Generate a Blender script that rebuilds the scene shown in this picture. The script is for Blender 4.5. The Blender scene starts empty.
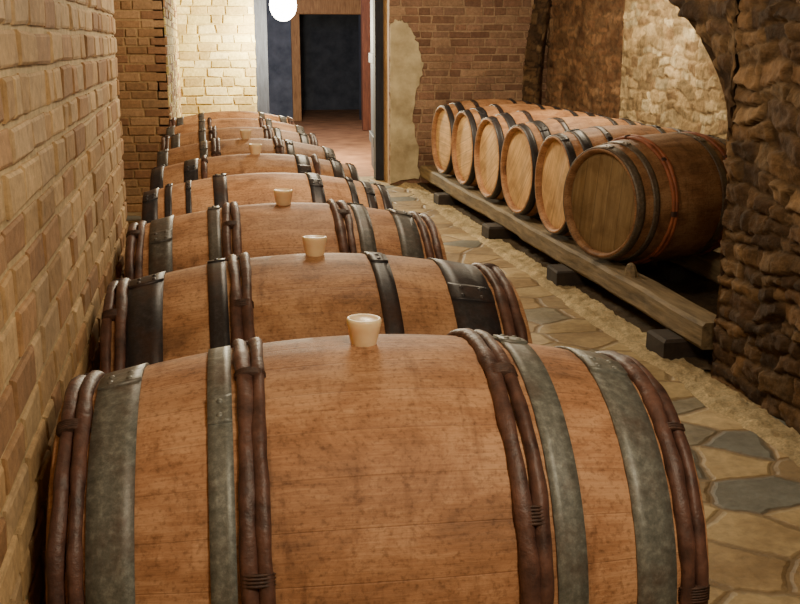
import bpy, math, random
import numpy as np
from mathutils import Vector, Matrix
random.seed(7)
scene = bpy.context.scene
COL = scene.collection

# ------------------------------------------------------------ node helpers
def new_mat(name):
    m = bpy.data.materials.new(name); m.use_nodes = True
    nt = m.node_tree; nt.nodes.clear()
    out = nt.nodes.new('ShaderNodeOutputMaterial')
    b = nt.nodes.new('ShaderNodeBsdfPrincipled')
    nt.links.new(b.outputs[0], out.inputs[0])
    return m, nt, b
def N(nt, t, **kw):
    n = nt.nodes.new(t)
    for k, v in kw.items(): setattr(n, k, v)
    return n
def setin(nt, sock, v):
    if hasattr(v, 'node'): nt.links.new(v, sock)
    else: sock.default_value = v
def math_(nt, op, a, b=0.0, c=0.0):
    n = N(nt, 'ShaderNodeMath', operation=op)
    setin(nt, n.inputs[0], a); setin(nt, n.inputs[1], b); setin(nt, n.inputs[2], c)
    return n.outputs[0]
def mix(nt, fac, a, b, mode='MIX'):
    n = N(nt, 'ShaderNodeMix', data_type='RGBA', blend_type=mode)
    setin(nt, n.inputs[0], fac); setin(nt, n.inputs[6], a); setin(nt, n.inputs[7], b)
    return n.outputs[2]
def ramp(nt, fac, stops, interp='LINEAR'):
    n = N(nt, 'ShaderNodeValToRGB'); n.color_ramp.interpolation = interp
    el = n.color_ramp.elements
    while len(el) < len(stops): el.new(0.5)
    for e, (p, c) in zip(el, stops):
        e.position = p; e.color = c if len(c) == 4 else (*c, 1)
    nt.links.new(fac, n.inputs[0]); return n.outputs[0]
def noise(nt, vec, scale, detail=4, rough=0.55, dist=0.0):
    n = N(nt, 'ShaderNodeTexNoise'); n.inputs['Scale'].default_value = scale
    n.inputs['Detail'].default_value = detail; n.inputs['Roughness'].default_value = rough
    n.inputs['Distortion'].default_value = dist
    if vec is not None: nt.links.new(vec, n.inputs['Vector'])
    return n.outputs[0]
def bump(nt, b, h, strength=0.4, dist=0.01):
    n = N(nt, 'ShaderNodeBump'); n.inputs['Strength'].default_value = strength
    n.inputs['Distance'].default_value = dist
    nt.links.new(h, n.inputs['Height']); nt.links.new(n.outputs[0], b.inputs['Normal'])
def objco(nt):
    return N(nt, 'ShaderNodeTexCoord').outputs['Object']
def c4(r, g, b):   # sRGB 0-255 -> linear
    f = lambda v: ((v/255)/12.92 if v/255 <= .04045 else ((v/255+.055)/1.055)**2.4)
    return (f(r), f(g), f(b), 1)
G = lambda v: (v, v, v, 1)

# ------------------------------------------------------------ materials
def mat_stave():
    m, nt, b = new_mat('oak_staves')
    co = objco(nt); s = N(nt, 'ShaderNodeSeparateXYZ'); nt.links.new(co, s.inputs[0])
    oi = N(nt, 'ShaderNodeObjectInfo')
    ang = math_(nt, 'ARCTAN2', s.outputs[1], s.outputs[2])
    t = math_(nt, 'MULTIPLY_ADD', ang, 30/(2*math.pi), 15.0)
    idx = math_(nt, 'FLOOR', t); fr = math_(nt, 'FRACT', t)
    seed = math_(nt, 'MULTIPLY', oi.outputs['Random'], 91.7)
    wn = N(nt, 'ShaderNodeTexWhiteNoise', noise_dimensions='1D')
    nt.links.new(math_(nt, 'ADD', idx, math_(nt, 'FLOOR', seed)), wn.inputs['W'])
    cx = N(nt, 'ShaderNodeCombineXYZ')
    nt.links.new(math_(nt, 'MULTIPLY', s.outputs[0], 2.2), cx.inputs[0])
    nt.links.new(math_(nt, 'MULTIPLY', ang, 14.0), cx.inputs[1]); nt.links.new(seed, cx.inputs[2])
    g1 = noise(nt, cx.outputs[0], 5.0, 8, 0.7, 0.15)
    cx2 = N(nt, 'ShaderNodeCombineXYZ')
    nt.links.new(math_(nt, 'MULTIPLY', s.outputs[0], 3.0), cx2.inputs[0])
    nt.links.new(math_(nt, 'MULTIPLY', ang, 1.6), cx2.inputs[1]); nt.links.new(seed, cx2.inputs[2])
    blot = noise(nt, cx2.outputs[0], 1.9, 8, 0.72, 0.5)
    cx3 = N(nt, 'ShaderNodeCombineXYZ')
    nt.links.new(math_(nt, 'MULTIPLY', s.outputs[0], 26.0), cx3.inputs[0])
    nt.links.new(math_(nt, 'MULTIPLY', ang, 1.3), cx3.inputs[1]); nt.links.new(seed, cx3.inputs[2])
    drip = noise(nt, cx3.outputs[0], 1.2, 5, 0.6, 0.2)
    speck = noise(nt, co, 130, 3, .6)
    base = ramp(nt, g1, [(0.25, c4(164, 122, 88)), (0.5, c4(196, 153, 115)), (0.78, c4(212, 172, 134))])
    tone = math_(nt, 'MULTIPLY_ADD', wn.outputs[0], 0.16, 0.86)
    tc = N(nt, 'ShaderNodeCombineColor')
    for i in range(3): nt.links.new(tone, tc.inputs[i])
    col = mix(nt, 1.0, base, tc.outputs[0], 'MULTIPLY')
    st = ramp(nt, blot, [(0.34, c4(112, 84, 70)), (0.47, c4(205,186,170)), (0.6, G(1))])
    col = mix(nt, 0.68, col, st, 'MULTIPLY')
    col = mix(nt, 0.5, col, ramp(nt, drip, [(.56, G(1)), (.74, c4(128,98,84))]), 'MULTIPLY')
    col = mix(nt, 0.45, col, ramp(nt, speck, [(.3, c4(110,84,68)), (.5, G(1))]), 'MULTIPLY')
    d = math_(nt, 'ABSOLUTE', math_(nt, 'SUBTRACT', fr, 0.5))
    seam = ramp(nt, d, [(0.482, G(0)), (0.497, G(1))])
    col = mix(nt, math_(nt, 'MULTIPLY', seam, 0.3), col, c4(84, 54, 38))
    col = mix(nt, 1.0, col, oi.outputs['Color'], 'MULTIPLY')
    nt.links.new(col, b.inputs['Base Color']); b.inputs['Roughness'].default_value = 0.6
    b.inputs['Specular IOR Level'].default_value = 0.35
    h = math_(nt, 'SUBTRACT', g1, math_(nt, 'MULTIPLY', seam, 0.6))
    bump(nt, b, h, 0.3, 0.003)
    return m
def mat_head():
    m, nt, b = new_mat('oak_head')
    co = objco(nt); s = N(nt, 'ShaderNodeSeparateXYZ'); nt.links.new(co, s.inputs[0])
    oi = N(nt, 'ShaderNodeObjectInfo')
    seed = math_(nt, 'MULTIPLY', oi.outputs['Random'], 57.0)
    t = math_(nt, 'MULTIPLY', math_(nt, 'ADD', s.outputs[1], 0.033), 11.0)
    fr = math_(nt, 'FRACT', math_(nt, 'ADD', t, 20.0))
    wn = N(nt, 'ShaderNodeTexWhiteNoise', noise_dimensions='1D')
    nt.links.new(math_(nt, 'ADD', math_(nt, 'FLOOR', t), math_(nt, 'FLOOR', seed)), wn.inputs['W'])
    cx = N(nt, 'ShaderNodeCombineXYZ')
    nt.links.new(math_(nt, 'MULTIPLY', s.outputs[1], 30.0), cx.inputs[0])
    nt.links.new(math_(nt, 'MULTIPLY', s.outputs[2], 2.5), cx.inputs[1]); nt.links.new(seed, cx.inputs[2])
    g = noise(nt, cx.outputs[0], 2.0, 5)
    base = ramp(nt, g, [(0.3, c4(190, 154, 108)), (0.7, c4(226, 192, 146))])
    tone = math_(nt, 'MULTIPLY_ADD', wn.outputs[0], 0.2, 0.88)
    tc = N(nt, 'ShaderNodeCombineColor')
    for i in range(3): nt.links.new(tone, tc.inputs[i])
    col = mix(nt, 1.0, base, tc.outputs[0], 'MULTIPLY')
    blot = noise(nt, co, 5, 6, .65, .4)
    col = mix(nt, .5, col, ramp(nt, blot, [(.36, c4(140,112,86)), (.58, G(1))]), 'MULTIPLY')
    d = math_(nt, 'ABSOLUTE', math_(nt, 'SUBTRACT', fr, 0.5))
    seam = ramp(nt, d, [(0.47, G(0)), (0.495, G(1))])
    col = mix(nt, math_(nt, 'MULTIPLY', seam, 0.6), col, c4(70, 45, 30))
    col = mix(nt, 1.0, col, oi.outputs['Color'], 'MULTIPLY')
    nt.links.new(col, b.inputs['Base Color']); b.inputs['Roughness'].default_value = 0.6
    bump(nt, b, math_(nt, 'SUBTRACT', g, seam), 0.3, 0.003)
    return m
def mat_metal():
    m, nt, b = new_mat('hoop_steel')
    co = objco(nt); oi = N(nt, 'ShaderNodeObjectInfo')
    n1 = noise(nt, co, 75, 6, 0.75); n2 = noise(nt, co, 9, 5, 0.65)
    base = ramp(nt, n1, [(0.35, G(0.5)), (0.52, G(0.8)), (0.68, G(1.35))])
    col = mix(nt, 1.0, base, oi.outputs['Color'], 'MULTIPLY')
    rust = ramp(nt, n2, [(0.48, G(0)), (0.66, G(1))])
    col = mix(nt, math_(nt, 'MULTIPLY', rust, 0.5), col, c4(84, 54, 38))
    nt.links.new(col, b.inputs['Base Color'])
    b.inputs['Metallic'].default_value = 0.25; b.inputs['Roughness'].default_value = 0.45
    bump(nt, b, n1, 0.4, 0.002)
    return m
def mat_simple(name, ca, cb, scale=20, rough=0.7, bs=0.3, bd=0.004, stretch=None, metallic=0):
    m, nt, b = new_mat(name)
    co = objco(nt)
    if stretch:
        mp = N(nt, 'ShaderNodeMapping'); mp.inputs['Scale'].default_value = stretch
        nt.links.new(co, mp.inputs[0]); co = mp.outputs[0]
    n = noise(nt, co, scale, 5, 0.62)
    nt.links.new(ramp(nt, n, [(0.3, ca), (0.7, cb)]), b.inputs['Base Color'])
    b.inputs['Roughness'].default_value = rough; b.inputs['Metallic'].default_value = metallic
    bump(nt, b, n, bs, bd)
    return m
def mat_vcol(name, rough=0.85, ns=35, bs=0.5, bd=0.006, dark=0.55, stain=0.5):
    m, nt, b = new_mat(name)
    co = objco(nt)
    a = N(nt, 'ShaderNodeVertexColor', layer_name='Col')
    n1 = noise(nt, co, ns, 7, 0.7); n2 = noise(nt, co, 2.2, 4, 0.6, 0.5)
    v = ramp(nt, n1, [(0.3, G(dark)), (0.55, G(0.95)), (0.75, G(1.25))])
    col = mix(nt, 1.0, a.outputs[0], v, 'MULTIPLY')
    s = ramp(nt, n2, [(0.35, c4(125, 105, 85)), (0.62, G(1))])
    col = mix(nt, stain, col, s, 'MULTIPLY')
    nt.links.new(col, b.inputs['Base Color']); b.inputs['Roughness'].default_value = rough
    b.inputs['Specular IOR Level'].default_value = 0.3
    bump(nt, b, n1, bs, bd)
    return m

M_STAVE, M_HEAD, M_METAL = mat_stave(), mat_head(), mat_metal()
M_ROD = mat_simple('chestnut_rod', c4(48, 31, 29), c4(110, 76, 64), 26, 0.5, 0.9, 0.005)
M_BIND = mat_simple('willow_binding', c4(46, 32, 28), c4(88, 62, 50), 90, 0.6, 0.6, 0.003)
def mat_bung():
    m, nt, b = new_mat('silicone_bung')
    n = noise(nt, objco(nt), 30, 2)
    nt.links.new(ramp(nt, n, [(0.3, c4(236, 205, 160)), (0.7, c4(248, 224, 184))]), b.inputs['Base Color'])
    b.inputs['Roughness'].default_value = 0.35
    b.inputs['Subsurface Weight'].default_value = 0.4
    b.inputs['Subsurface Scale'].default_value = 0.02
    b.inputs['Subsurface Radius'].default_value = (1, .7, .4)
    return m
M_BUNG = mat_bung()
M_BEAM = mat_simple('old_beam_wood', c4(80, 68, 50), c4(142, 124, 94), 5, 0.75, 0.6, 0.01, (6, 0.7, 6))
M_BLOCK = mat_simple('dark_block_wood', c4(34, 28, 26), c4(66, 56, 50), 10, 0.8)
M_BRICK = mat_vcol('old_brick', 0.85, 38, 0.6, 0.006, 0.62, 0.35)
M_RUBBLE = mat_vcol('rubble_stone', 0.9, 17, 0.9, 0.022, 0.42, 0.5)
M_PLASTER = mat_simple('lime_plaster', c4(160, 142, 110), c4(222, 208, 170), 5, 0.9, 0.5, 0.012)
M_CEIL = mat_simple('vault_stone', c4(110, 92, 68), c4(160, 138, 106), 5, 0.9, 0.6, 0.02)

# ------------------------------------------------------------ mesh builder
class MB:
    def __init__(s): s.v=[]; s.f=[]; s.m=[]; s.c=[]
    def add(s, verts, faces, mat=0, col=None):
        o=len(s.v); s.v.extend(verts); s.f.extend([tuple(i+o for i in f) for f in faces])
        s.m.extend([mat]*len(faces)); s.c.extend([col or (1,1,1,1)]*len(verts))
    def obj(s, name, mats, parent=None, smooth=True, recalc=True, usecol=False):
        me=bpy.data.meshes.new(name); me.from_pydata(s.v,[],s.f)
        for m in mats: me.materials.append(m)
        me.polygons.foreach_set('material_index', s.m)
        me.polygons.foreach_set('use_smooth', [smooth]*len(s.f))
        if usecol:
            a=me.color_attributes.new('Col','FLOAT_COLOR','POINT')
            a.data.foreach_set('color', np.array(s.c,dtype=np.float32).ravel())
        if recalc:
            import bmesh
            bm=bmesh.new(); bm.from_mesh(me); bmesh.ops.recalc_face_normals(bm,faces=bm.faces); bm.to_mesh(me); bm.free()
        me.update()
        ob=bpy.data.objects.new(name, me); COL.objects.link(ob)
        if parent: ob.parent=parent
        return ob
def empty(name, loc=(0,0,0), rz=0):
    e=bpy.data.objects.new(name,None); e.location=loc; e.rotation_euler=(0,0,rz); e.empty_display_size=.1
    COL.objects.link(e); return e
def box(mb, x0,x1,y0,y1,z0,z1, mat=0, ch=0.0, jit=0.0, col=None):
    P=[]; c=ch
    for z,i in ((z0,c),(z0+c,0),(z1-c,0),(z1,c)):
        for (sx,sy) in ((0,0),(1,0),(1,1),(0,1)):
            x=(x0+i) if sx==0 else (x1-i); y=(y0+i) if sy==0 else (y1-i)
            P.append((x+random.uniform(-jit,jit), y+random.uniform(-jit,jit), z+random.uniform(-jit,jit)))
    F=[(3,2,1,0),(12,13,14,15)]
    for k in range(3):
        for j in range(4):
            a=k*4+j; b=k*4+(j+1)%4; F.append((a,b,b+4,a+4))
    mb.add(P,F,mat,col)
def sweep(mb, loopf, a0, a1, seg, closed_ring=True, closed_loop=True, mat=0, caps=False):
    V=[];F=[]
    n=None; cnt=seg if closed_ring else seg+1
    for i in range(cnt):
        a=a0+(a1-a0)*i/seg
        L=loopf(a); n=len(L)
        for (x,r) in L: V.append((x, r*math.sin(a), r*math.cos(a)))
    for i in range(seg):
        j=(i+1)%cnt
        for k in range(n if closed_loop else n-1):
            l=(k+1)%n
            F.append((i*n+k, i*n+l, j*n+l, j*n+k))
    if caps and not closed_ring:
        F.append(tuple(range(n))); F.append(tuple(range(seg*n,seg*n+n))[::-1])
    mb.add(V,F,mat)

# ------------------------------------------------------------ barrel
def make_barrel(loc, rz=0, roll=0, tint=(1,1,1,1), headtint=None, metaltint=None,
                bands=(), rods=(), bung=True, rodr=0.012, rodmat=None, HL=.455, RB=.352, RH=.288, ry=0, bx=0):
    k_=HL/.455
    bands=[(a*k_,b*k_) for a,b in bands]; rods=[x*k_ for x in rods]
    def prof(x): return RB-(RB-RH)*(abs(x)/HL)**2.0
    e=empty('wine_barrel', loc, rz); e.rotation_euler=(0,ry,rz); rnd=random.Random(int(loc[1]*1000)+int(loc[0]*77))
    mb=MB(); NS=30
    xs=[-HL+(2*HL)*i/26 for i in range(27)]
    def loop(a):
        t=(a/(2*math.pi)*NS)%1.0
        seam=0.0016 if min(t,1-t)<0.02 else 0.0
        return [(x, prof(x)-seam) for x in xs]
    sweep(mb, loop, 0, 2*math.pi, NS*4, True, False, 0)
    mh=MB()
    for s in (-1,1):
        rim=[(s*HL,prof(HL)-.0016),(s*(HL+.003),RH-.006),(s*(HL+.003),RH-.012),(s*(HL-.012),RH-.022),(s*(HL-.032),RH-.024)]
        sweep(mb, lambda a:rim, 0,2*math.pi,60,True,False,0)
        hd=[(s*(HL-.032),RH-.024),(s*(HL-.030),RH-.03),(s*(HL-.026),RH-.045),(s*(HL-.026),.12),(s*(HL-.026),.0005)]
        sweep(mh, lambda a:hd, 0,2*math.pi,60,True,False,0)
    body=mb.obj('staves',[M_STAVE],e); body.color=tint; body.rotation_euler=(roll,0,0)
    hd_=mh.obj('heads',[M_HEAD],e); hd_.color=headtint or tint; hd_.rotation_euler=(roll*.3,0,0)
    mb=MB()
    for k,(x0,x1) in enumerate(bands):
        L=[]
        for t in (0,.33,.66,1): x=x0+(x1-x0)*t; L.append((x,prof(x)+.0045))
        L.append((x1,prof(x1)-.002)); L.append((x0,prof(x0)-.002))
        sweep(mb, lambda a:L, 0,2*math.pi,96,True,True,0)
        a=rnd.uniform(-.6,.1)
        L2=[(x,r+.0035) if r>prof(x) else (x,r) for (x,r) in L]
        sweep(mb, lambda a_:L2, a, a+.16, 8, False, True, 0, True)
        for da in (.04,.12):
            for fx in ((.5,) if x1-x0<.045 else (.28,.72)):
                xr=x0+(x1-x0)*fx; rr=prof(xr)+.0075; rad=.0055
                V=[];F=[]
                for ir,(pr,ph) in enumerate(((1,0),(.8,.5),(.4,.8))):
                    for j in range(8):
                        b=j*math.pi/4; dx=pr*rad*math.cos(b); dt=pr*rad*math.sin(b)/rr
                        r_=rr+ph*rad*.7; aa=a+da+dt
                        V.append((xr+dx,r_*math.sin(aa),r_*math.cos(aa)))
                for ir in range(2):
                    for j in range(8): F.append((ir*8+j,ir*8+(j+1)%8,ir*8+8+(j+1)%8,ir*8+8+j))
                F.append(tuple(range(16,24))); mb.add(V,F,0)
    if bands:
        o=mb.obj('metal_hoops',[M_METAL],e); o.color=metaltint or (.3,.3,.3,1)
    mb=MB()
    for xc in rods:
        p1,p2,p3=rnd.uniform(0,6),rnd.uniform(0,6),rnd.uniform(0,6)
        rr=rodr*rnd.uniform(.85,1.1)
        def loop(a):
            w=rr*(1+.08*math.sin(3*a+p1)+.06*math.sin(7*a+p2)+.06*math.sin(17*a+p1)+.04*math.sin(31*a+p3))
            cx=xc+.002*math.sin(2*a+p2)+.0015*math.sin(5*a+p3)+.0006*math.sin(13*a); cr=prof(xc)+.004
            return [(cx+w*math.cos(t*math.pi/6), cr+w*.85*math.sin(t*math.pi/6)*(1-.12*math.cos(2*t*math.pi/6+p3))) for t in range(12)]
        sweep(mb, loop, 0, 2*math.pi, 150, True, True, 0)
    rl=sorted(rods); i=0
    while i<len(rl):
        if i+1<len(rl) and rl[i+1]-rl[i]<.034: xc=(rl[i]+rl[i+1])/2; hw=(rl[i+1]-rl[i])/2+rodr+.0015; i+=2
        else: xc=rl[i]; hw=rodr+.0015; i+=1
        a0=rnd.uniform(-1.0,-.2)
        for q in range(7):
            a=a0+q*2*math.pi/7+rnd.uniform(-.2,.2); ln=rnd.uniform(.04,.08)
            nt_=int(ln/.012)
            for w in range(nt_):
                aa=a+w*.0135
                E=[(xc+hw*math.cos(t*math.pi/6), prof(xc)+.004+(rodr+.002)*math.sin(t*math.pi/6)) for t in range(12)]
                def lp(ang,aa=aa,E=E):
                    s=1-.18*abs((ang-aa)/.0062)
                    return [(xc+(x-xc)*s, prof(xc)+.004+(r-prof(xc)-.004)*s) for x,r in E]
                sweep(mb, lp, aa-.0062, aa+.0062, 2, False, True, 1, True)
    if rods: mb.obj('wooden_rod_hoops',[rodmat or M_ROD,M_BIND],e)
    if bung:
        mb=MB(); V=[];F=[]; z0=RB-.014
        rings=[(0,.0005),(0,.019),(.012,.0205),(.04,.0265),(.052,.0285),(.0555,.0275),(.0565,.025),(.054,.022),(.0535,.0005)]
        for (h,r) in rings:
            for j in range(28):
                a=j*2*math.pi/28; V.append((r*math.cos(a)+bx,r*math.sin(a),z0+h))
        for k in range(len(rings)-1):
            for j in range(28): F.append((k*28+j,k*28+(j+1)%28,k*28+28+(j+1)%28,k*28+28+j))
        mb.add(V,F,0); b=mb.obj('bung',[M_BUNG],e); b.rotation_euler=(rnd.uniform(-.05,.03),rnd.uniform(-.02,.02),0)
    return e

grey=(.21,.22,.195,1); black=(.04,.038,.044,1); mid=(.12,.118,.11,1)
rows=[
 dict(tint=(1.0,.96,.93,1), m=grey, bands=[(-.405,-.342),(-.246,-.212),(.214,.258),(.335,.398)],
      rods=[-.441,-.418,-.196,-.175,.169,.193,.414,.438], b=True),
 dict(tint=(1.0,.98,.91,1), m=black, bands=[(-.405,-.33),(-.235,-.195),(.125,.165),(.285,.385)],
      rods=[-.443,-.418,-.178,-.155,.405,.43], b=True),
 dict(tint=(1.04,1.0,.94,1), m=mid, bands=[(-.39,-.325),(-.225,-.19),(.2,.245),(.32,.385)],
      rods=[-.443,-.418,-.172,-.148,.15,.175,.405,.432], b=True),
 dict(tint=(1.2,1.16,1.1,1), m=black, bands=[(-.455,-.40),(-.375,-.35),(-.30,-.28),(-.2,-.15),(.15,.2),(.3,.325),(.36,.395),(.42,.455)], rods=[], b=False),
 dict(tint=(1.1,1.06,1.0,1), m=black, bands=[(-.455,-.40),(-.31,-.25),(.18,.24),(.34,.39),(.42,.455)], rods=[-.22,.27], b=True),
 dict(tint=(1.14,1.1,1.0,1), m=mid, bands=[(-.455,-.40),(-.24,-.2),(.2,.24),(.40,.455)], rods=[-.17,-.148,.15,.172], b=True),
 dict(tint=(1.2,1.16,1.05,1), m=mid, bands=[(-.40,-.35),(-.24,-.2),(.2,.24),(.35,.40)], rods=[-.443,-.42,-.17,-.148,.15,.172,.42,.443], b=False),
 dict(tint=(1.15,1.1,1.0,1), m=mid, bands=[(-.455,-.40),(-.24,-.2),(.2,.24),(.40,.455)], rods=[-.17,.172], b=False),
 dict(tint=(1.2,1.15,1.0,1), m=mid, bands=[(-.40,-.35),(-.24,-.2),(.2,.24),(.35,.40)], rods=[-.443,-.42,.42,.443], b=False),
]
XS=[.243,.228,.218,.210,.202,.196,.19,.188,.184]; HS=[.478,.458,.448,.435,.432,.43,.428,.425,.425]
ZS=[.477,.475,.487,.490,.486,.488,.488,.488,.488]
for i,r in enumerate(rows):
    make_barrel((XS[i],1.60+.728*i,ZS[i]), -.018 if i==0 else random.uniform(-.01,.012), i*1.3,
                r['tint'],metaltint=r['m'],bands=r['bands'],rods=r['rods'],bung=r['b'],HL=HS[i],RH=.284 if i==0 else .288,RB=.352,ry=.010 if i==0 else 0,bx=-.016 if i==0 else 0)
M_ROD2=mat_simple('rusty_rod', c4(110, 60, 38), c4(166, 96, 62), 14, 0.6)
for i in range(6):
    Y=4.93+.72*i; rz=math.radians(20 if i==0 else random.uniform(3,7)); hx=1.93
    hl=.43
    cx=hx+hl*math.cos(rz); cy=Y+hl*math.sin(rz)
    if i==0:
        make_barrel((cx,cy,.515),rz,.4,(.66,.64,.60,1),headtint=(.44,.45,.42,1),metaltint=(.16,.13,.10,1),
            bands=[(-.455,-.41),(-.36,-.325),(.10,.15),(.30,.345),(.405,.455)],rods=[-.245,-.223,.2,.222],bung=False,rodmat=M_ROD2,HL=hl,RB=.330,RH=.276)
    else:
        make_barrel((cx,cy,.515),rz,.4+i,(1.15,1.12,1.06,1),headtint=(1.2,1.15,1.02,1),metaltint=black,
            bands=[(-.455,-.41),(-.36,-.30),(-.2,-.165),(.165,.2),(.30,.36),(.41,.455)],rods=[],bung=False,HL=hl,RB=.328,RH=.276)

# ------------------------------------------------------------ supports
mb=MB()
for x in (-.02,.46): box(mb,x-.05,x+.05,1.25,7.85,.03,.132,0,.008)
for y in np.arange(1.35,7.9,1.05): box(mb,-.12,.57,y-.05,y+.05,.0,.032,0,.004)
mb.obj('barrel_rack_rails',[M_BEAM],smooth=False)
mb=MB()
n=40; ys=np.linspace(3.74,9.4,n)
for (xa,xb) in ((1.93,2.06),(2.55,2.68)):
    V=[];F=[]
    for j,y in enumerate(ys):
        d=.006*math.sin(y*3)+.004*math.sin(y*9); 
        for (x,z) in ((xa+.01,.095),(xb-.01,.095),(xb,.105),(xb,.195),(xb-.01,.207),(xa+.015,.207),(xa,.192),(xa,.11)):
            V.append((x+d+random.uniform(-.002,.002),y,z+random.uniform(-.002,.002)))
    for j in range(n-1):
        for k in range(8): F.append((j*8+k,j*8+(k+1)%8,j*8+8+(k+1)%8,j*8+8+k))
    F.append(tuple(range(8))); F.append(tuple(range((n-1)*8,n*8)))
    mb.add(V,F,0)
for (y) in (3.98,5.35,6.75,8.3):
    box(mb,1.84,2.10,y-.09,y+.09,.0,.098,1,.01,.003)
    box(mb,2.5,2.75,y-.09,y+.09,.0,.098,1,.01,.003)
mb.obj('barrel_rack_beams',[M_BEAM,M_BLOCK],smooth=False)
mb=MB(); V=[];F=[]
for k,(z,s) in enumerate(((.207,.05),(.235,.046),(.262,.03),(.27,.012))):
    for j in range(8):
        a=j*math.pi/4; V.append((1.99+s*math.cos(a)*.55,4.62+s*1.0*math.sin(a),z))
for k in range(3):
    for j in range(8): F.append((k*8+j,k*8+(j+1)%8,k*8+8+(j+1)%8,k*8+8+j))
F.append(tuple(range(24,32))); F.append(tuple(range(8)))
mb.add(V,F); mb.obj('wooden_wedge',[M_BEAM],smooth=False)

# ------------------------------------------------------------ brick walls
def brick_wall(name, O, U, Nrm, W, H, bl=.2, bh=.052, mt=.011, pal=None, mortar=(.3,.25,.18,1), depth=.012, jit=.003, thick=.08, z0=0.0, rnd=None):
    rnd=rnd or random.Random(len(name)*13)
    O=Vector(O);U=Vector(U).normalized();Nn=Vector(Nrm).normalized();Z=Vector((0,0,1))
    mb=MB()
    def P(u,v,h): p=O+U*u+Z*v+Nn*h; return (p.x,p.y,p.z)
    V=[P(0,0,0),P(W,0,0),P(W,H,0),P(0,H,0),P(0,0,-thick),P(W,0,-thick),P(W,H,-thick),P(0,H,-thick)]
    mb.add(V,[(0,1,2,3),(7,6,5,4),(0,4,5,1),(1,5,6,2),(2,6,7,3),(3,7,4,0)],0,mortar)
    v=z0; r=0
    while v<H-.01:
        h=bh*rnd.uniform(.88,1.12); u=-bl*rnd.uniform(.05,.95)
        while u<W:
            l=bl*rnd.uniform(.75,1.15)*(0.55 if rnd.random()<.25 else 1)
            a=max(u,0.0); b=min(u+l-mt,W); t=min(v+h-mt*.9,H)
            if b-a>.02 and t-v>.01:
                j=lambda s=1: rnd.uniform(-jit,jit)*s
                c=.005; hh=depth+rnd.uniform(-.5,.6)*depth*.8
                outer=[(a+j(),v+j(.7)),(b+j(),v+j(.7)),(b+j(),t+j(.7)),(a+j(),t+j(.7))]
                V=[P(x,y,-.002) for x,y in outer]+[P(x,y,hh*.6) for x,y in outer]
                cs=[(c,c),(-c,c),(-c,-c),(c,-c)]
                V+=[P(x+dx,y+dy,hh+j(.3)) for (x,y),(dx,dy) in zip(outer,cs)]
                F=[(8,9,10,11)]
                for k in range(4):
                    F.append((k,(k+1)%4,4+(k+1)%4,4+k)); F.append((4+k,4+(k+1)%4,8+(k+1)%4,8+k))
                cc=rnd.choice(pal); g=rnd.uniform(.82,1.12)
                mb.add(V,F,0,(cc[0]*g,cc[1]*g,cc[2]*g,1))
            u+=l
        v+=h; r+=1
    return mb.obj(name,[M_BRICK],smooth=False,recalc=True,usecol=True)
tan=[c4(200,166,118),c4(192,156,108),c4(212,180,132),c4(184,144,100),c4(206,176,134),c4(172,132,92)]
yel=[c4(214,196,128),c4(202,182,114),c4(222,206,146),c4(186,164,104)]
pur=[c4(168,134,108),c4(154,118,96),c4(180,146,118),c4(162,128,106),c4(142,108,88)]
red=[c4(156,120,84),c4(146,108,78),c4(166,132,96)]
XL=-.272; ZC=2.55
brick_wall('wall_left',(XL,-1.2,0),(0,1,0),(1,0,0),4.72,ZC,.17,.064,.013,tan,c4(206,182,136),depth=.006,jit=.004)
brick_wall('wall_niche_near',(XL-.06,3.50,0),(-1,0,0),(0,1,0),1.0,ZC,.2,.06,.012,tan,c4(150,128,92))
brick_wall('wall_niche_back',(-1.3,3.4,0),(0,1,0),(1,0,0),5.2,ZC,.2,.06,.012,red,c4(130,104,74))
brick_wall('wall_niche_far',(-1.3,8.4,0),(1,0,0),(0,-1,0),1.3+XL,ZC,.2,.07,.012,red,c4(170,140,98),depth=.008)
brick_wall('wall_left_far',(XL,8.4,0),(0,1,0),(1,0,0),4.2,ZC,.2,.07,.012,red+yel,c4(160,140,96))
brick_wall('wall_back_left',(XL-.05,12.5,0),(1,0,0),(0,-1,0),.93,ZC,.24,.10,.014,yel,c4(190,170,112),thick=.3,jit=.012)
brick_wall('wall_back_right',(1.69,9.65,0),(1,0,0),(0,-1,0),1.6,ZC,.20,.072,.014,pur,c4(184,154,124),thick=.45,depth=.008,jit=.006)

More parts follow.
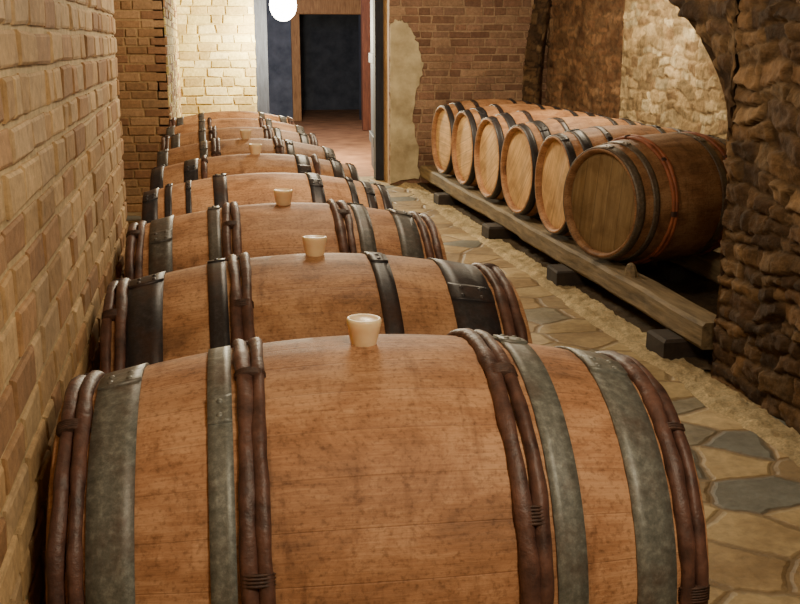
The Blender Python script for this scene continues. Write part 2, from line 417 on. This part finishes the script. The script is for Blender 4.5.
# ------------------------------------------------------------ rubble
def vnoise(u,v,seed,scale):
    rs=np.random.RandomState(seed); g=rs.rand(128,128)
    x=u*scale+37.3; y=v*scale+11.1
    xi=np.floor(x).astype(int); yi=np.floor(y).astype(int); fx=x-xi; fy=y-yi
    fx=fx*fx*(3-2*fx); fy=fy*fy*(3-2*fy)
    a=g[xi%128,yi%128];b=g[(xi+1)%128,yi%128];c=g[xi%128,(yi+1)%128];d=g[(xi+1)%128,(yi+1)%128]
    return (a*(1-fx)+b*fx)*(1-fy)+(c*(1-fx)+d*fx)*fy
def fbm(u,v,seed,s): return vnoise(u,v,seed,s)*.5+vnoise(u,v,seed+1,s*2.1)*.3+vnoise(u,v,seed+2,s*4.3)*.2
def stones(u,v,seed,hr=(.06,.13),wr=(.10,.30),amp=.03,mort=.012,pal=None,mortar=None,und=1.6,tl=1.0):
    rs=np.random.RandomState(seed)
    uu=u+(fbm(u,v,seed+5,3.0)-.5)*.14+(fbm(u,v,seed+6,12.0)-.5)*.04
    vv=v+(fbm(u,v,seed+9,2.2)-.5)*.16+(fbm(u,v,seed+10,11.0)-.5)*.045
    lo,hi=-3.0,6.0
    edges=[lo]
    while edges[-1]<hi: edges.append(edges[-1]+rs.uniform(*hr))
    edges=np.array(edges); ri=np.clip(np.searchsorted(edges,vv)-1,0,len(edges)-2)
    dv=np.minimum(vv-edges[ri],edges[ri+1]-vv); cv=(edges[ri]+edges[ri+1])/2
    du=np.full(u.shape,9.); hh=np.zeros(u.shape); cid=np.zeros(u.shape,int); tone=np.ones(u.shape); tilt=np.zeros(u.shape)
    for r in np.unique(ri):
        m=ri==r; ce=[-12.0+rs.uniform(0,.3)]
        while ce[-1]<22: ce.append(ce[-1]+rs.uniform(*wr))
        ce=np.array(ce); x=uu[m]; ci=np.clip(np.searchsorted(ce,x)-1,0,len(ce)-2)
        du[m]=np.minimum(x-ce[ci],ce[ci+1]-x)
        su=rs.uniform(-.22,.22,len(ce))[ci]*tl; sv=rs.uniform(-.35,.35,len(ce))[ci]*tl
        tilt[m]=su*(x-(ce[ci]+ce[ci+1])/2)+sv*(vv[m]-cv[m])
        hh[m]=rs.rand(len(ce))[ci]; cid[m]=rs.randint(0,len(pal),len(ce))[ci]; tone[m]=rs.uniform(.65,1.25,len(ce))[ci]
    d=np.minimum(du,dv)+ (fbm(u,v,seed+20,14)-.5)*.016
    t=np.clip(d/(mort*.9),0,1)
    h=t*(amp*(.25+.7*hh)+tilt)+(fbm(u,v,seed+30,9)-.5)*amp*.8+(fbm(u,v,seed+31,30)-.5)*amp*.6+(fbm(u,v,seed+33,1.2)-.5)*amp*und
    P=np.array(pal)[:, :3]; col=P[cid]*tone[...,None]
    mt=np.array(mortar[:3]); mk=np.clip((d-mort*.3)/(mort*.6),0,1)[...,None]
    col=col*mk+mt*(1-mk)
    return h,col
def patch(mb, A, B, fpos, nu, nv, seed, **kw):
    u=np.linspace(A[0],A[1],nu); t=np.linspace(B[0],B[1],nv)
    Ug,Tg=np.meshgrid(u,t,indexing='ij')
    pu,pv,pos=fpos(Ug,Tg)
    h,col=stones(pu,pv,seed,**kw)
    X,Y,Z=pos(h)
    V=np.stack([X,Y,Z],-1).reshape(-1,3).tolist()
    idx=np.arange(nu*nv).reshape(nu,nv)
    F=np.stack([idx[:-1,:-1],idx[1:,:-1],idx[1:,1:],idx[:-1,1:]],-1).reshape(-1,4).tolist()
    o=len(mb.v); mb.v.extend([tuple(p) for p in V]); mb.f.extend([tuple(i+o for i in f) for f in F])
    mb.m.extend([0]*len(F)); c=np.concatenate([col.reshape(-1,3),np.ones((nu*nv,1))],1)
    mb.c.extend([tuple(x) for x in c.tolist()])
dark=[c4(126,98,68),c4(108,84,60),c4(142,112,78),c4(96,74,54),c4(150,122,88),c4(84,66,50)]
lite=[c4(210,188,146),c4(194,170,128),c4(224,206,166),c4(170,146,108),c4(154,128,94)]
brn=[c4(164,124,90),c4(150,112,82),c4(174,136,100)]
XW=1.97; YP=3.68; YC=8.0
def arch(y):
    t=np.clip((YC-y)/(YC-YP),0,1); return .91+1.12*np.sqrt(np.clip(1-t*t,0,1))
mb=MB()
kw=dict(hr=(.04,.10),wr=(.07,.24),amp=.030,mort=.012,pal=dark,mortar=c4(104,82,56))
wallX=lambda U,V:(U,V,lambda h:(XW-h,U,V))
patch(mb,(-1.2,YP),(0,ZC),lambda U,T:wallX(U,T),480,290,3,**kw)
def up(U,T):
    zl=arch(U); Z=zl+(ZC-zl)*T; return wallX(U,Z)
patch(mb,(YP,9.65),(0,1),up,460,110,3,**kw)
patch(mb,(0,1.3),(0,1.0),lambda U,T:(U+5,T,lambda h:(XW-.02+U,YP+h*.5-.01+0*T,T)),90,70,4,**kw)
def sof(U,T):
    z=arch(U); return (U,T,lambda h:(XW-.02+T*1.3,U,z-h*.4+.01))
patch(mb,(YP,9.65),(0,1),sof,260,60,6,**kw)
mb.obj('wall_right',[M_RUBBLE],usecol=True,recalc=False)
mb=MB()
XRB=3.16
kw2=dict(hr=(.035,.085),wr=(.06,.22),amp=.018,mort=.010,mortar=c4(180,156,116),tl=.6)
patch(mb,(3.6,7.55),(0,2.25),lambda U,T:(U,T,lambda h:(XRB-.06-h,U,T)),400,250,11,pal=lite,**kw2)
kw2['amp']=.02
patch(mb,(7.5,9.7),(0,2.25),lambda U,T:(U,T,lambda h:(XRB+.05-h,U,T)),150,140,12,pal=brn,**{**kw2,'mortar':c4(140,112,84)})
patch(mb,(0,.14),(0,2.25),lambda U,T:(U,T,lambda h:(XRB-.07+U,7.55+h*.3,T)),8,140,13,pal=lite,**kw2)
# rough rib in the far corner of the alcove
def rib(U,T):
    bend=.10*np.clip((T-.9)/1.0,0,1)**1.6-.03*np.sin(T*1.6)
    return (U*.4+9,T,lambda h:(2.99+.20*U+bend-(0.5-U)*h*.6,9.66-(.13+h)*np.sin(np.pi*U),T))
patch(mb,(0,1),(0,2.25),rib,24,160,15,pal=dark,**{**kw2,'mortar':c4(84,64,46)})
mb.obj('wall_alcove',[M_RUBBLE],usecol=True,recalc=False)

# plaster patch on back-right wall
mb=MB()
pts=[(1.695,0.02),(1.97,.05),(1.95,.35),(1.90,.6),(1.93,.85),(2.0,1.05),(1.98,1.2),(1.92,1.36),(1.86,1.46),(1.80,1.50),(1.74,1.50),(1.695,1.46)]
pp=[]
for i,(x,z) in enumerate(pts):
    x2,z2=pts[(i+1)%len(pts)]
    for k in range(5):
        t=k/5; onedge=(x==1.695 and x2==1.695)
        pp.append((x+(x2-x)*t+(0 if onedge else random.uniform(-.014,.014)),z+(z2-z)*t+random.uniform(-.014,.014)))
n=len(pp); V=[(x,9.636,z) for x,z in pp]+[(x,9.622,z) for x,z in pp]
mb.add(V,[tuple(range(n,2*n))]+[(i,(i+1)%n,n+(i+1)%n,n+i) for i in range(n)])
mb.obj('plaster_patch',[M_PLASTER],smooth=False)

# ------------------------------------------------------------ floor
def mat_floor():
    m,nt,b=new_mat('flagstones')
    co=objco(nt)
    wn=N(nt,'ShaderNodeTexNoise'); wn.inputs['Scale'].default_value=4.5; wn.inputs['Detail'].default_value=4
    nt.links.new(co,wn.inputs['Vector'])
    va=N(nt,'ShaderNodeVectorMath',operation='MULTIPLY_ADD'); nt.links.new(wn.outputs['Color'],va.inputs[0])
    va.inputs[1].default_value=(.08,.08,0); nt.links.new(co,va.inputs[2])
    mp=N(nt,'ShaderNodeMapping'); mp.inputs['Scale'].default_value=(1.0,1.2,0.0); mp.inputs['Rotation'].default_value=(0,0,.3)
    mp.inputs['Location'].default_value=(.35,.1,0)
    nt.links.new(va.outputs[0],mp.inputs[0])
    v1=N(nt,'ShaderNodeTexVoronoi',voronoi_dimensions='2D',feature='F1'); v2=N(nt,'ShaderNodeTexVoronoi',voronoi_dimensions='2D',feature='DISTANCE_TO_EDGE')
    for v in (v1,v2):
        v.inputs['Scale'].default_value=3.7; v.inputs['Randomness'].default_value=.85; nt.links.new(mp.outputs[0],v.inputs['Vector'])
    sp=N(nt,'ShaderNodeSeparateColor'); nt.links.new(v1.outputs['Color'],sp.inputs[0])
    n1=noise(nt,co,26,7,.7); n2=noise(nt,co,3,4,.6)
    st=ramp(nt,sp.outputs[0],[(0,c4(180,156,114)),(.18,c4(198,176,132)),(.36,c4(160,140,106)),(.5,c4(188,168,126)),(.66,c4(126,128,120)),(.8,c4(148,142,122)),(.88,c4(172,150,112))],'CONSTANT')
    st=mix(nt,1.0,st,ramp(nt,n1,[(.3,G(.68)),(.7,G(1.18))]),'MULTIPLY')
    st=mix(nt,.55,st,ramp(nt,n2,[(.35,c4(150,128,98)),(.6,G(1))]),'MULTIPLY')
    jn=math_(nt,'ADD',v2.outputs[0],math_(nt,'MULTIPLY_ADD',n1,.05,-.025))
    jt=ramp(nt,jn,[(.02,G(1)),(.07,G(0))])
    col=mix(nt,math_(nt,'MULTIPLY',jt,.7),st,c4(118,98,70))
    nt.links.new(col,b.inputs['Base Color'])
    b.inputs['Roughness'].default_value=.55
    h=math_(nt,'SUBTRACT',math_(nt,'MULTIPLY',n1,.5),jt)
    bump(nt,b,h,.7,.010)
    return m
M_FLOOR=mat_floor()
mb=MB(); mb.add([(-1.35,-1.3,0),(3.3,-1.3,0),(3.3,10.3,0),(-1.35,10.3,0),(-1.35,-1.3,-.1),(3.3,-1.3,-.1),(3.3,10.3,-.1),(-1.35,10.3,-.1)],
   [(0,1,2,3),(7,6,5,4),(0,4,5,1),(1,5,6,2),(2,6,7,3),(3,7,4,0)]); mb.obj('floor',[M_FLOOR],smooth=False)
M_DIRT=mat_simple('red_earth_floor', c4(132,90,64), c4(190,138,102), 4, .8, .5,.02)
mb=MB(); mb.add([(-1.35,10.3,0),(4.2,10.3,0),(4.2,21.2,0),(-1.35,21.2,0),(-1.35,10.3,-.1),(4.2,10.3,-.1),(4.2,21.2,-.1),(-1.35,21.2,-.1)],
   [(0,1,2,3),(7,6,5,4),(0,4,5,1),(1,5,6,2),(2,6,7,3),(3,7,4,0)]); mb.obj('floor_corridor',[M_DIRT],smooth=False)
M_GRAVEL=mat_vcol('lime_gravel',.9,110,1.0,.014,.5,.3)
def gravel(name,xa,xb,ya,yb,nu,nv,ca,edge0):
    mb=MB()
    U,V_=np.meshgrid(np.linspace(xa,xb,nu),np.linspace(ya,yb,nv),indexing='ij')
    X=U.copy(); Zg=.004+.010+(fbm(U,V_,60,22)-.45)*.032
    if edge0:
        wob=(fbm(U*0,V_,50,1.6)-.5)*.10+(fbm(U*0,V_,53,9)-.5)*.05
        e=np.clip((U-xa)/.05,0,1); Zg=Zg*e-(1-e)*.01
        X=U+wob*np.clip((xb-U)/(xb-xa),0,1)
    f=fbm(U,V_,70,24); ca=np.array(ca[:3])
    colr=ca*(.55+.85*f[...,None])
    idx=np.arange(nu*nv).reshape(nu,nv)
    mb.v=[tuple(p) for p in np.stack([X,V_,Zg],-1).reshape(-1,3).tolist()]
    mb.f=[tuple(q) for q in np.stack([idx[:-1,:-1],idx[1:,:-1],idx[1:,1:],idx[:-1,1:]],-1).reshape(-1,4).tolist()]
    mb.m=[0]*len(mb.f); mb.c=[(*q,1) for q in colr.reshape(-1,3).tolist()]
    mb.obj(name,[M_GRAVEL],usecol=True,recalc=False)
gravel('gravel_strip',1.77,1.93,-1.1,9.6,24,700,c4(226,206,162),True)
gravel('alcove_floor',1.93,3.12,3.72,9.6,60,260,c4(96,80,60),False)

# ------------------------------------------------------------ ceiling, rear walls
mb=MB(); nx,ny=24,44
V=[];F=[]
for i in range(nx+1):
    for j in range(ny+1):
        x=-1.4+5.7*i/nx; y=-1.3+22.6*j/ny
        V.append((x,y,2.5+.25*math.exp(-((x-.85)/.8)**2)+random.uniform(-.01,.01)))
for i in range(nx):
    for j in range(ny): a=i*(ny+1)+j; F.append((a,a+1,a+ny+2,a+ny+1))
mb.add(V,F); mb.obj('ceiling',[M_CEIL],recalc=False)
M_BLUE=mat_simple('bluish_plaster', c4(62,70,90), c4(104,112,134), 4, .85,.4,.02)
def slab(name,x0,x1,y0,y1,z0,z1,mat,ch=0.0):
    mb=MB(); box(mb,x0,x1,y0,y1,z0,z1,0,ch); return mb.obj(name,[mat],smooth=False)
slab('wall_rear',-1.4,3.4,-1.4,-1.22,0,2.7,M_CEIL)
slab('wall_corridor_left',.2,.32,12.85,18.2,0,2.7,M_BLUE)
slab('wall_corridor_right',3.9,4.1,9.7,18.2,0,2.7,M_CEIL)
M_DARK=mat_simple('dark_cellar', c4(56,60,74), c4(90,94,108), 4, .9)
M_FRAME=mat_simple('door_frame_wood', c4(132,92,60), c4(178,134,92), 6, .7,.4,.005,(8,8,1))
M_POST=mat_simple('red_brown_post', c4(92,50,38), c4(134,78,56), 6, .7,.4,.005,(8,8,1))
M_LEAF=mat_simple('grey_blue_paint', c4(50,56,70), c4(84,90,104), 6, .6,.3,.004,(8,8,1))
M_SLATE=mat_simple('dark_slate_paint', c4(30,32,42), c4(52,56,68), 6, .8,.3,.004,(8,8,1))
mb=MB()
box(mb,.3,1.62,18.0,18.25,0,2.7,0); box(mb,2.66,4.0,18.0,18.25,0,2.7,0); box(mb,1.62,2.66,18.0,18.25,1.84,2.7,0)
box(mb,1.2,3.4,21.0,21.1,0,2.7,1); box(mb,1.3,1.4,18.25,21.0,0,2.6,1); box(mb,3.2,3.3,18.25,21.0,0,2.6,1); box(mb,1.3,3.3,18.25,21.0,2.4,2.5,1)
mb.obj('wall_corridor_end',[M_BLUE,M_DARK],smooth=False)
mb=MB()
box(mb,1.48,1.62,17.93,18.0,0,1.95,0,.01); box(mb,2.66,2.76,17.93,18.0,0,1.95,0,.01); box(mb,1.45,2.82,17.9,18.0,1.76,2.05,0,.01)
mb.obj('door_frame',[M_FRAME],smooth=False)
mb=MB(); box(mb,2.36,2.50,15.8,15.92,0,2.62,0,.01); mb.obj('wooden_post',[M_POST],smooth=False)
e=empty('door_1',(1.655,10.14,0),math.radians(84))
mb=MB()
for k in range(6): box(mb,k*.145,k*.145+.14,-.018,.018,.03,2.2,0,.004)
for z in (.35,1.15,1.95): box(mb,.03,.84,.018,.04,z-.05,z+.05,0,.004)
mb.obj('door_planks',[M_LEAF],e,smooth=False)
mb=MB(); box(mb,1.61,1.69,9.98,10.1,0,2.5,0,.008); box(mb,.61,.76,12.62,12.78,0,2.2,0,.01)
box(mb,.61,1.69,12.62,12.78,2.2,2.45,0,.01)
mb.obj('door_frame',[M_SLATE],smooth=False)

# ------------------------------------------------------------ lamps
def mat_emit(name,c,s):
    m=bpy.data.materials.new(name); m.use_nodes=True; nt=m.node_tree; nt.nodes.clear()
    o=nt.nodes.new('ShaderNodeOutputMaterial'); em=nt.nodes.new('ShaderNodeEmission')
    em.inputs[0].default_value=c; em.inputs[1].default_value=s; nt.links.new(em.outputs[0],o.inputs[0]); return m
M_GLOW=mat_emit('lamp_glass_lit',(1,.93,.78,1),25)
M_IRON=mat_simple('dark_iron', c4(30,28,26), c4(52,48,44), 20, .5, metallic=.7)
def lamp(loc,r,power,color,soft,ztop,glow=M_GLOW):
    e=empty('pendant_lamp',loc)
    mb=MB(); V=[];F=[]
    for i in range(13):
        t=i/12*math.pi; rr=max(.0005,r*math.sin(t)); z=r*1.15*math.cos(t)
        for j in range(20): a=j*math.pi/10; V.append((rr*math.cos(a),rr*math.sin(a),z))
    for i in range(12):
        for j in range(20): F.append((i*20+j,i*20+(j+1)%20,(i+1)*20+(j+1)%20,(i+1)*20+j))
    mb.add(V,F); g=mb.obj('glass_globe',[glow],e)
    mb=MB(); V=[];F=[]
    rings=[(r*1.0,r*.55),(r*1.1,r*.6),(r*1.5,r*.45),(r*1.7,.012),(ztop-loc[2],.006)]
    for z,rr in rings:
        for j in range(14): a=j*math.pi/7; V.append((rr*math.cos(a),rr*math.sin(a),z))
    for i in range(4):
        for j in range(14): F.append((i*14+j,i*14+(j+1)%14,(i+1)*14+(j+1)%14,(i+1)*14+j))
    mb.add(V,F); mb.obj('lamp_holder',[M_IRON],e)
    L=bpy.data.lights.new('lamp_light','POINT'); L.energy=power; L.color=color; L.shadow_soft_size=soft
    o=bpy.data.objects.new('lamp_light',L); COL.objects.link(o); o.parent=e; o.location=(0,0,-r*1.15-soft-.01)
    return e
lamp((.90,11.9,1.70),.15,420,(1,.90,.64),.08,2.6)
lamp((2.45,6.6,1.84),.045,46,(1,.84,.58),.06,2.0)  # unseen lamp added under the arch: brightens alcove rubble, leaves pier face dark
lamp((.85,7.0,2.25),.06,120,(1,.85,.60),.12,2.7)  # unseen lamp added above the aisle to light right barrel heads and back brick
lamp((.55,3.6,2.3),.06,52,(1,.84,.60),.22,2.66)  # unseen fill lamp added over the left row to brighten the foreground
lamp((.65,.45,2.3),.06,68,(1,.85,.62),.2,2.7)  # unseen fill lamp added near the camera for the front barrels
lamp((1.2,15.2,2.1),.05,60,(.85,.88,1),.1,2.6)

w=bpy.data.worlds.new('World'); scene.world=w; w.use_nodes=True
w.node_tree.nodes['Background'].inputs[0].default_value=(1,.84,.64,1)
w.node_tree.nodes['Background'].inputs[1].default_value=.10

# ------------------------------------------------------------ camera
cam=bpy.data.cameras.new('camera'); cam.lens=36*1040/800; cam.sensor_width=36; cam.clip_start=.02
co=bpy.data.objects.new('camera',cam); COL.objects.link(co)
co.location=(0,0,1.3); co.rotation_euler=(math.radians(90-14),0,math.radians(-10.5))
scene.camera=co
